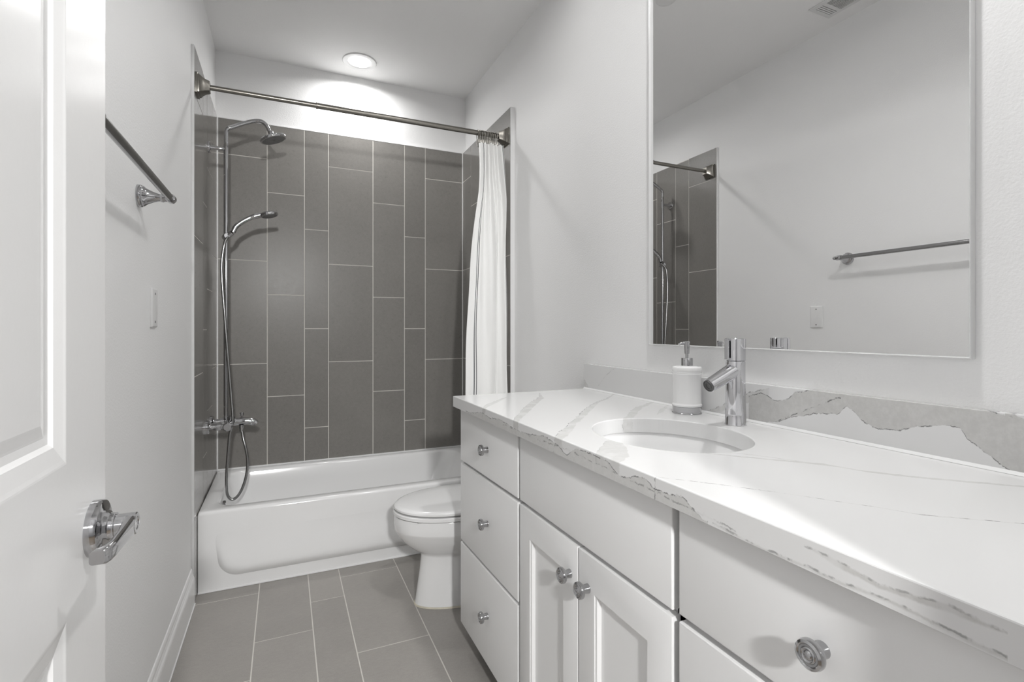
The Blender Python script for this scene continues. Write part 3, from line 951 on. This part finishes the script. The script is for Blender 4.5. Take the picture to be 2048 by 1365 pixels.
# ------------------------------------------------------------------ towel bar
BX, BZ, BY0, BY1 = 0.074, 1.521, 1.035, 1.646
root = empty('towel_bar', (0.0, BY1, BZ), 'long chrome towel bar on the left wall beyond the door', 'towel bar')
bm = bmesh.new(); tube(bm, [(BX, BY0, BZ), (BX, BY1, BZ)], 0.0096, 24); obj('bar', bm, M_bar, root, True)
for y, s in ((BY1, 1), (BY0, -1)):
    bm = bmesh.new()
    lathe(bm, [(0.0305, 0.0), (0.0305, 0.006), (0.0290, 0.009), (0.0265, 0.010), (0.0270, 0.013), (0.0245, 0.0165), (0.0225, 0.018), (0.0190, 0.024), (0.0145, 0.034), (0.0110, 0.044), (0.0100, 0.050), (0.0118, 0.053), (0.0118, 0.057), (0.0098, 0.060), (0.0098, BX)], (0.0, y, BZ), (1, 0, 0), 40)
    p = obj('post', bm, M_chrome, root, True)
    bm = bmesh.new()
    lathe(bm, [(0.0118, -0.014), (0.0122, -0.010), (0.0122, 0.010), (0.0095, 0.014), (0.0065, 0.0155), (0.0085, 0.019), (0.0085, 0.023), (0.005, 0.0275), (0.0, 0.028)], (BX, y, BZ), (0, s, 0), 28)
    obj('end_cap', bm, M_chrome, p, True)

# ------------------------------------------------------------------ blank wall plate
root = empty('blank_wall_plate', (0.0, 1.811, 1.226), 'white blank wall plate with two screws on the left wall', 'wall plate')
bm = bmesh.new()
loft(bm, [[(x, 1.811 + a, 1.226 + b) for a, b in rrect(-0.0355 + i, 0.0355 - i, -0.0585 + i, 0.0585 - i, 0.004, 4)] for x, i in ((0.0, 0.0), (0.0035, 0.0), (0.0055, 0.0018), (0.0062, 0.0045))], cap0=False)
obj('plate', bm, M_plate, root, True)
for dz in (-0.042, 0.042):
    bm = bmesh.new()
    lathe(bm, [(0.0034, 0.0), (0.0034, 0.0010), (0.0, 0.0016)], (0.006, 1.811, 1.226 + dz), (1, 0, 0), 16)
    obj('screw', bm, M_screw, root, True)

# ------------------------------------------------------------------ toilet
root = empty('toilet', (1.15, 2.108, 0.0), 'white elongated toilet with closed lid between vanity and tub', 'toilet')
TC = 2.108
def egg(xf_, xb_, hw, z, n=56, p=2.25, mid=0.56):
    """outline with a pointed round front at xf_ and a flatter back at xb_"""
    out = []
    xm = xf_ + (xb_ - xf_) * mid
    for i in range(n):
        a = 2 * PI * i / n
        c, s = math.cos(a), math.sin(a)
        if c < 0:
            out.append((xm + (xm - xf_) * c, TC + hw * s, z))
        else:
            e = 2.0 / 3.2
            out.append((xm + (xb_ - xm) * (abs(c) ** e), TC + hw * (abs(s) ** 0.82) * (1 if s >= 0 else -1), z))
    return out
bm = bmesh.new()
loft(bm, [egg(0.862, 1.40, 0.112, 0.006), egg(0.866, 1.40, 0.110, 0.03), egg(0.876, 1.40, 0.106, 0.10), egg(0.884, 1.40, 0.104, 0.155), egg(0.888, 1.39, 0.104, 0.205),
          egg(0.884, 1.39, 0.106, 0.216), egg(0.869, 1.38, 0.116, 0.2265), egg(0.848, 1.37, 0.130, 0.241), egg(0.826, 1.37, 0.145, 0.260), egg(0.806, 1.37, 0.159, 0.282), egg(0.791, 1.37, 0.170, 0.303), egg(0.7820, 1.37, 0.178, 0.3195), egg(0.7785, 1.37, 0.1812, 0.3262),
          egg(0.7765, 1.37, 0.182, 0.331), egg(0.776, 1.37, 0.182, 0.378), egg(0.779, 1.37, 0.180, 0.3835), egg(0.80, 1.36, 0.16, 0.384)])
box(bm, 1.20, 1.485, TC - 0.155, TC + 0.155, 0.20, 0.372, 0.02, 3)
obj('bowl', bm, M_porc, root, True)
bm = bmesh.new()
loft(bm, [egg(0.83, 1.22, 0.13, 0.3905), egg(0.7755, 1.235, 0.182, 0.3905), egg(0.7725, 1.236, 0.1845, 0.3925), egg(0.7725, 1.236, 0.1845, 0.4035), egg(0.776, 1.234, 0.181, 0.4070), egg(0.80, 1.22, 0.16, 0.4075)])
obj('seat', bm, M_seat, root, True)
bm = bmesh.new()
loft(bm, [egg(0.83, 1.22, 0.13, 0.4135), egg(0.7775, 1.238, 0.1805, 0.4135), egg(0.7755, 1.24, 0.1825, 0.4155), egg(0.776, 1.24, 0.1820, 0.4225), egg(0.781, 1.238, 0.177, 0.4275), egg(0.795, 1.235, 0.164, 0.4310), egg(0.86, 1.21, 0.11, 0.4335), egg(0.93, 1.16, 0.05, 0.4345)])
obj('lid', bm, M_seat, root, True)
for y in (TC - 0.115, TC + 0.115):
    bm = bmesh.new()
    box(bm, 0.845, 0.862, y - 0.006, y + 0.006, 0.3835, 0.3910, 0.001)
    obj('seat_bumper', bm, M_bump, root)
for y in (TC - 0.075, TC + 0.075):
    bm = bmesh.new()
    lathe(bm, [(0.0, -0.02), (0.012, -0.02), (0.012, 0.02), (0.0, 0.02)], (1.236, y, 0.405), (0, 1, 0), 20, caps=False)
    obj('lid_hinge', bm, M_seat, root, True)
bm = bmesh.new()
loft(bm, [[(x, y, z) for x, y in rrect(1.295 - g, 1.490, TC - 0.205 - g, TC + 0.205 + g, 0.03, 5)] for z, g in ((0.372, 0.0), (0.40, 0.004), (0.70, 0.012))])
obj('tank', bm, M_porc, root, True)
bm = bmesh.new()
loft(bm, [[(x, y, z) for x, y in rrect(1.275 + g, 1.492 - g * 0.2, TC - 0.225 + g, TC + 0.225 - g, 0.03, 5)] for z, g in ((0.7005, 0.004), (0.705, 0.0), (0.722, 0.0), (0.731, 0.006), (0.733, 0.02))])
obj('tank_lid', bm, M_porc, root, True)
bm = bmesh.new()
lathe(bm, [(0.014, 0), (0.014, 0.006), (0.008, 0.010), (0.008, 0.018)], (1.284, TC - 0.15, 0.655), (-1, 0, 0), 20)
tube(bm, [(1.268, TC - 0.15, 0.655), (1.266, TC - 0.08, 0.650)], [0.007, 0.005], 12)
obj('flush_lever', bm, M_chrome, root, True)
bm = bmesh.new()
loft(bm, [egg(0.857, 1.405, 0.117, 0.0006), egg(0.859, 1.403, 0.115, 0.005), egg(0.864, 1.40, 0.110, 0.007)])
obj('caulk_line', bm, M_agedcaulk, root, True, label='yellowed caulk around the foot')

# ------------------------------------------------------------------ vanity
FX, FT = 0.945, 0.019          # front faces and their thickness
CX = 0.9665                    # carcass front
CT = 0.8807                    # carcass top / underside of the counter
knob_me = [None]
def knob_bm():
    b = bmesh.new()
    lathe(b, [(0.0100, 0.0), (0.0100, 0.0010), (0.0096, 0.002), (0.0088, 0.010), (0.0086, 0.0155), (0.0110, 0.0165), (0.0162, 0.0172), (0.0176, 0.0192), (0.0178, 0.0225), (0.0168, 0.0262), (0.0140, 0.0280), (0.0128, 0.0274),
              (0.0120, 0.0262), (0.0098, 0.0262), (0.0090, 0.0274), (0.0078, 0.0278), (0.0068, 0.0268), (0.0058, 0.0266), (0.0048, 0.0278), (0.0026, 0.0290), (0.0, 0.0294)], (0, 0, 0), (-1, 0, 0), 44)
    return b
def knob(parent, y, z):
    loc = Vector((FX, y, z)) - root_loc(parent)
    if knob_me[0] is None:
        o = obj('knob', knob_bm(), M_knob, parent, True, loc=loc)
        knob_me[0] = o
    else:
        o = knob_me[0].copy(); COL.objects.link(o)
        o.parent = parent
        o.location = loc
    return o

def slab_front(name, parent, y0, y1, z0, z1, dz0=0.0, dz1=0.0):
    """flat front panel; dz0 / dz1 drop its lower / upper edge at the far (y1) end"""
    b = bmesh.new()
    t = bmesh.new()
    vs = []
    for x in (FX, FX + FT):
        for y in (y0, y1):
            for z in (z0, z1):
                f = 1.0 if y == y1 else 0.0
                vs.append(t.verts.new((x, y, z - f * (dz0 if z == z0 else dz1))))
    for f in ((0, 1, 3, 2), (4, 6, 7, 5), (0, 4, 5, 1), (2, 3, 7, 6), (0, 2, 6, 4), (1, 5, 7, 3)):
        t.faces.new([vs[i] for i in f])
    bmesh.ops.recalc_face_normals(t, faces=t.faces)
    bmesh.ops.bevel(t, geom=[e for e in t.edges if all(abs(v.co.x - FX) < 1e-5 for v in e.verts)], offset=0.0028, segments=3, affect='EDGES', profile=0.5)
    merge(b, t)
    return obj(name, b, M_cab, parent, True)

def shaker(name, parent, y0, y1, z0, z1, st_=0.0615, rail=0.074):
    b = bmesh.new()
    def ring(x, i, iz=None):
        iz = i if iz is None else iz
        return [(x, y0 + i, z0 + iz), (x, y1 - i, z0 + iz), (x, y1 - i, z1 - iz), (x, y0 + i, z1 - iz)]
    loft(b, [ring(FX + FT, 0), ring(FX + 0.0025, 0), ring(FX + 0.0007, 0.0008), ring(FX, 0.0028),
             ring(FX, st_, rail), ring(FX + 0.002, st_ + 0.001, rail + 0.001), ring(FX + 0.003, st_ + 0.006, rail + 0.006),
             ring(FX + 0.0105, st_ + 0.009, rail + 0.009), ring(FX + 0.0115, st_ + 0.0095, rail + 0.0095)], cap0=True)
    return obj(name, b, M_cab, parent, True)

def unit(name, y0, y1, label):
    r = empty(name, (1.22, (y0 + y1) / 2, 0.0), label, 'cabinet')
    b = bmesh.new()
    # carcass as panels so that a sink can hang inside
    t_ = 0.016
    box(b, CX, 1.497, y0, y0 + t_, 0.10, CT)
    box(b, CX, 1.497, y1 - t_, y1, 0.10, CT)
    box(b, CX, 1.497, y0, y1, 0.10, 0.10 + t_)
    box(b, 1.487, 1.497, y0, y1, 0.10, CT)
    box(b, CX, CX + 0.016, y0, y1, 0.10, CT)
    obj('carcass', b, M_cab, r)
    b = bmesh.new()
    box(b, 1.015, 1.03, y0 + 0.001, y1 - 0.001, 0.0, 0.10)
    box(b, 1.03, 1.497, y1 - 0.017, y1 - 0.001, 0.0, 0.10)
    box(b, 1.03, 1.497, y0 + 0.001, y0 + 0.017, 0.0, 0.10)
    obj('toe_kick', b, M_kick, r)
    return r

VY = [0.112, 0.6465, 1.2535, 1.7545]
far = unit('drawer_cabinet', VY[2] + 0.0005, VY[3], 'white vanity cabinet with three drawers beside the toilet')
sinkc = unit('sink_cabinet', VY[1] + 0.0005, VY[2] - 0.0005, 'white vanity cabinet with two paneled doors under the sink')
near = unit('drawer_cabinet', VY[0], VY[1] - 0.0005, 'white vanity drawer cabinet nearest the camera, at the right end')
a, b_ = 1.2600, 1.7540
d = slab_front('drawer', far, a, b_, 0.6955, 0.8685, dz0=0.010); knob(d, 1.4864, 0.7805)
d = slab_front('drawer', far, a, b_, 0.4100, 0.6850, dz0=0.013, dz1=0.010); knob(d, 1.4864, 0.5465)
d = slab_front('drawer', far, a, b_, 0.0960, 0.4000, dz1=0.013); knob(d, 1.4864, 0.2537)
slab_front('false_front', sinkc, 0.6545, 1.2465, 0.6965, 0.8685)
d = shaker('door', sinkc, 0.9500, 1.2465, 0.0960, 0.6850); knob(d, 0.9811, 0.6130)
d = shaker('door', sinkc, 0.6545, 0.9455, 0.0960, 0.6850); knob(d, 0.9074, 0.6140)
d = slab_front('drawer', near, 0.125, 0.6385, 0.6985, 0.8685); knob(d, 0.3974, 0.7808)
d = slab_front('drawer', near, 0.125, 0.6385, 0.4080, 0.6860); knob(d, 0.3974, 0.5470)
d = slab_front('drawer', near, 0.125, 0.6385, 0.0960, 0.3980); knob(d, 0.3974, 0.2537)

# countertop with an oval cut-out
CZ, CX0, CX1, CY0, CY1 = 0.9187, 0.9185, 1.4995, 0.078, 1.7600
KX, KY, KA, KB = 1.182, 0.932, 0.166, 0.196
bm = bmesh.new()
angs = sorted(set([2 * PI * i / 128 for i in range(128)] + [math.atan2(y - KY, x - KX) % (2 * PI) for x in (CX0, CX1) for y in (CY0, CY1)]))
def rect_pt(a_, e=0.0):
    c, s = math.cos(a_), math.sin(a_)
    ts = []
    if c > 1e-9: ts.append((CX1 - e - KX) / c)
    if c < -1e-9: ts.append((CX0 + e - KX) / c)
    if s > 1e-9: ts.append((CY1 - e - KY) / s)
    if s < -1e-9: ts.append((CY0 + e - KY) / s)
    t_ = min(t for t in ts if t > 0)
    return (KX + c * t_, KY + s * t_)
def ell_pt(a_, e=0.0):
    c, s = math.cos(a_), math.sin(a_)
    t_ = 1 / math.sqrt((c / (KA + e)) ** 2 + (s / (KB + e)) ** 2)
    return (KX + c * t_, KY + s * t_)
zb = CZ - 0.038
def L2(fn, e, z):
    return [(*fn(a_, e), z) for a_ in angs]
loops = [L2(ell_pt, 0.0, zb), L2(ell_pt, 0.0, CZ - 0.002), L2(ell_pt, 0.0007, CZ - 0.0006), L2(ell_pt, 0.002, CZ),
         L2(rect_pt, 0.002, CZ), L2(rect_pt, 0.0006, CZ - 0.0006), L2(rect_pt, 0.0, CZ - 0.002), L2(rect_pt, 0.0, zb), L2(ell_pt, 0.0, zb)]
loft(bm, loops, cap0=False, cap1=False)
bmesh.ops.remove_doubles(bm, verts=bm.verts, dist=1e-5)
ct = obj('countertop', bm, M_stone, None, False)
tag(ct, 'white quartz countertop with grey veins and an oval sink cut-out', 'countertop')
bm = bmesh.new()
box(bm, 1.4795, 1.4995, CY0, 1.7640, CZ + 0.0003, 1.0200, 0.0012)
bs = obj('backsplash', bm, M_splash)
tag(bs, 'low quartz backsplash with a broad grey vein under the mirror', 'backsplash')

bm = bmesh.new()
a_ = [bm.verts.new((x, CY0, z)) for x, z in ((1.4796, CZ + 0.0004), (1.4735, CZ + 0.0004), (1.4796, CZ + 0.0060))]
b2 = [bm.verts.new((x, 1.7640, z)) for x, z in ((1.4796, CZ + 0.0004), (1.4735, CZ + 0.0004), (1.4796, CZ + 0.0060))]
for i in range(3):
    bm.faces.new((a_[i], a_[(i + 1) % 3], b2[(i + 1) % 3], b2[i]))
bm.faces.new(a_); bm.faces.new(b2)
obj('caulk_bead', bm, M_caulk, bs)

# undermount sink
root = empty('sink', (KX, KY, 0.74), 'white oval undermount sink set in the quartz counter', 'sink')
bm = bmesh.new()
def el(e, z, n=72):
    return [(KX + (KA + e) * math.cos(2 * PI * i / n), KY + (KB + e) * math.sin(2 * PI * i / n), z) for i in range(n)]
zr = zb - 0.0006
loft(bm, [el(0.028, zr - 0.014), el(0.028, zr), el(0.006, zr), el(0.003, zr - 0.003), el(-0.004, zr - 0.030), el(-0.016, zr - 0.075), el(-0.038, zr - 0.112), el(-0.075, zr - 0.135), el(-0.125, zr - 0.143), el(-0.143, zr - 0.144),
          el(-0.143, zr - 0.156), el(-0.07, zr - 0.150), el(-0.024, zr - 0.125), el(0.004, zr - 0.075), el(0.014, zr - 0.022)], cap0=False, cap1=False)
obj('bowl', bm, M_porc, root, True)
bm = bmesh.new()
lathe(bm, [(0.024, 0.0), (0.024, 0.003), (0.020, 0.0045), (0.016, 0.0035), (0.0, 0.0055)], (KX, KY, zr - 0.1445), (0, 0, 1), 32)
obj('drain', bm, M_chrome, root, True)

# faucet
QX, QY = 1.4105, 0.941
root = empty('faucet', (QX, QY, CZ), 'chrome single-hole faucet with a slanted spout behind the sink', 'faucet')
bm = bmesh.new()
lathe(bm, [(0.0262, 0.0004), (0.0262, 0.003), (0.0250, 0.005), (0.0245, 0.03), (0.0238, 0.08), (0.0232, 0.14), (0.0232, 0.160), (0.0225, 0.1625)], (QX, QY, CZ), (0, 0, 1), 48)
body = obj('body', bm, M_faucet, root, True)
bm = bmesh.new()
sp0 = Vector((QX - 0.004, QY, CZ + 0.140)); sp1 = Vector((1.319, QY, CZ + 0.103))
pp = [sp0.lerp(sp1, i / 10) for i in range(11)]
tube(bm, pp, [0.0205 - 0.0035 * i / 10 for i in range(11)], 32)
obj('spout', bm, M_faucet, root, True)
bm = bmesh.new()
dr = (sp1 - sp0).normalized()
lathe(bm, [(0.0155, -0.001), (0.0155, 0.002), (0.0135, 0.0032), (0.0125, 0.0010), (0.0095, 0.0010), (0.0090, 0.0022), (0.0075, 0.0022), (0.0070, 0.0005), (0.0, 0.0005)], sp1, dr, 28)
obj('aerator', bm, M_aer, root, True)
bm = bmesh.new()
lathe(bm, [(0.0222, 0.1632), (0.0240, 0.1645), (0.0240, 0.2195), (0.0232, 0.2205), (0.0, 0.2207)], (QX, QY, CZ), (0, 0, 1), 48)
hd = obj('handle', bm, M_faucet, root, True)
bm = bmesh.new()
box(bm, QX - 0.0325, QX - 0.0275, QY - 0.0055, QY + 0.0055, CZ + 0.1665, CZ + 0.2200, 0.001)
box(bm, QX - 0.030, QX - 0.019, QY - 0.0055, QY + 0.0055, CZ + 0.2150, CZ + 0.2200, 0.001)
box(bm, QX - 0.030, QX - 0.019, QY - 0.0055, QY + 0.0055, CZ + 0.1665, CZ + 0.1710, 0.001)
obj('lever_loop', bm, M_faucet, hd)

# soap dispenser
PX, PY = 1.4280, 1.1300
root = empty('soap_dispenser', (PX, PY, CZ), 'white ceramic soap dispenser with chrome pump beside the faucet', 'soap dispenser')
bm = bmesh.new()
lathe(bm, [(0.0395, 0.0205), (0.0415, 0.0215), (0.0420, 0.026), (0.0404, 0.0285), (0.0400, 0.032), (0.0400, 0.112), (0.0406, 0.1130), (0.0406, 0.1155), (0.0401, 0.1163), (0.0407, 0.1172), (0.0407, 0.1195), (0.0402, 0.1205), (0.0411, 0.1220), (0.0414, 0.1305), (0.0405, 0.1335), (0.0375, 0.1355), (0.0170, 0.1375), (0.0, 0.1380)], (PX, PY, CZ), (0, 0, 1), 56)
obj('bottle', bm, M_porc, root, True)
bm = bmesh.new()
lathe(bm, [(0.0415, 0.0003), (0.0418, 0.002), (0.0402, 0.0035), (0.0402, 0.0190), (0.0412, 0.0205), (0.0395, 0.0210)], (PX, PY, CZ), (0, 0, 1), 56)
obj('base_band', bm, M_knob, root, True)
bm = bmesh.new()
lathe(bm, [(0.0165, 0.1372), (0.0165, 0.1590), (0.0158, 0.1600), (0.0045, 0.1600)], (PX, PY, CZ), (0, 0, 1), 36)
obj('collar', bm, M_chrome, root, True)
bm = bmesh.new()
lathe(bm, [(0.0042, 0.1600), (0.0042, 0.1720), (0.0068, 0.1725), (0.0078, 0.2035), (0.0082, 0.2060), (0.0076, 0.2085), (0.0, 0.2090)], (PX, PY, CZ), (0, 0, 1), 28)
nd = Vector((-0.72, 0.30, 0)).normalized()
c0 = Vector((PX, PY, CZ + 0.2025))
tube(bm, [c0 + nd * 0.002, c0 + nd * 0.017, c0 + nd * 0.023 + Vector((0, 0, -0.004))], [0.0045, 0.0040, 0.0036], 16)
obj('pump', bm, M_chrome, root, True)

# ------------------------------------------------------------------ mirror
MY0, MY1, MZ0, MZ1 = 0.4885, 1.3675, 1.1095, 2.44
root = empty('mirror', (1.5, (MY0 + MY1) / 2, MZ0), 'large thin-framed rectangular mirror on the wall above the vanity', 'mirror')
obj('mirror_glass', B(1.4925, 1.4992, MY0 + 0.002, MY1 - 0.002, MZ0 + 0.002, MZ1 - 0.002), M_mirror, root)
bm = bmesh.new()
prof = [(1.4995, 0.0), (1.4838, 0.0), (1.4830, 0.0006), (1.4830, 0.0018), (1.4842, 0.0026), (1.4924, 0.0031), (1.4995, 0.0031)]
loops = []
for x, i in prof:
    loops.append([(x, MY0 + i, MZ0 + i), (x, MY1 - i, MZ0 + i), (x, MY1 - i, MZ1 - i), (x, MY0 + i, MZ1 - i)])
loft(bm, loops + [loops[0]], cap0=False, cap1=False)
bmesh.ops.remove_doubles(bm, verts=bm.verts, dist=1e-5)
obj('frame', bm, M_frame, root)
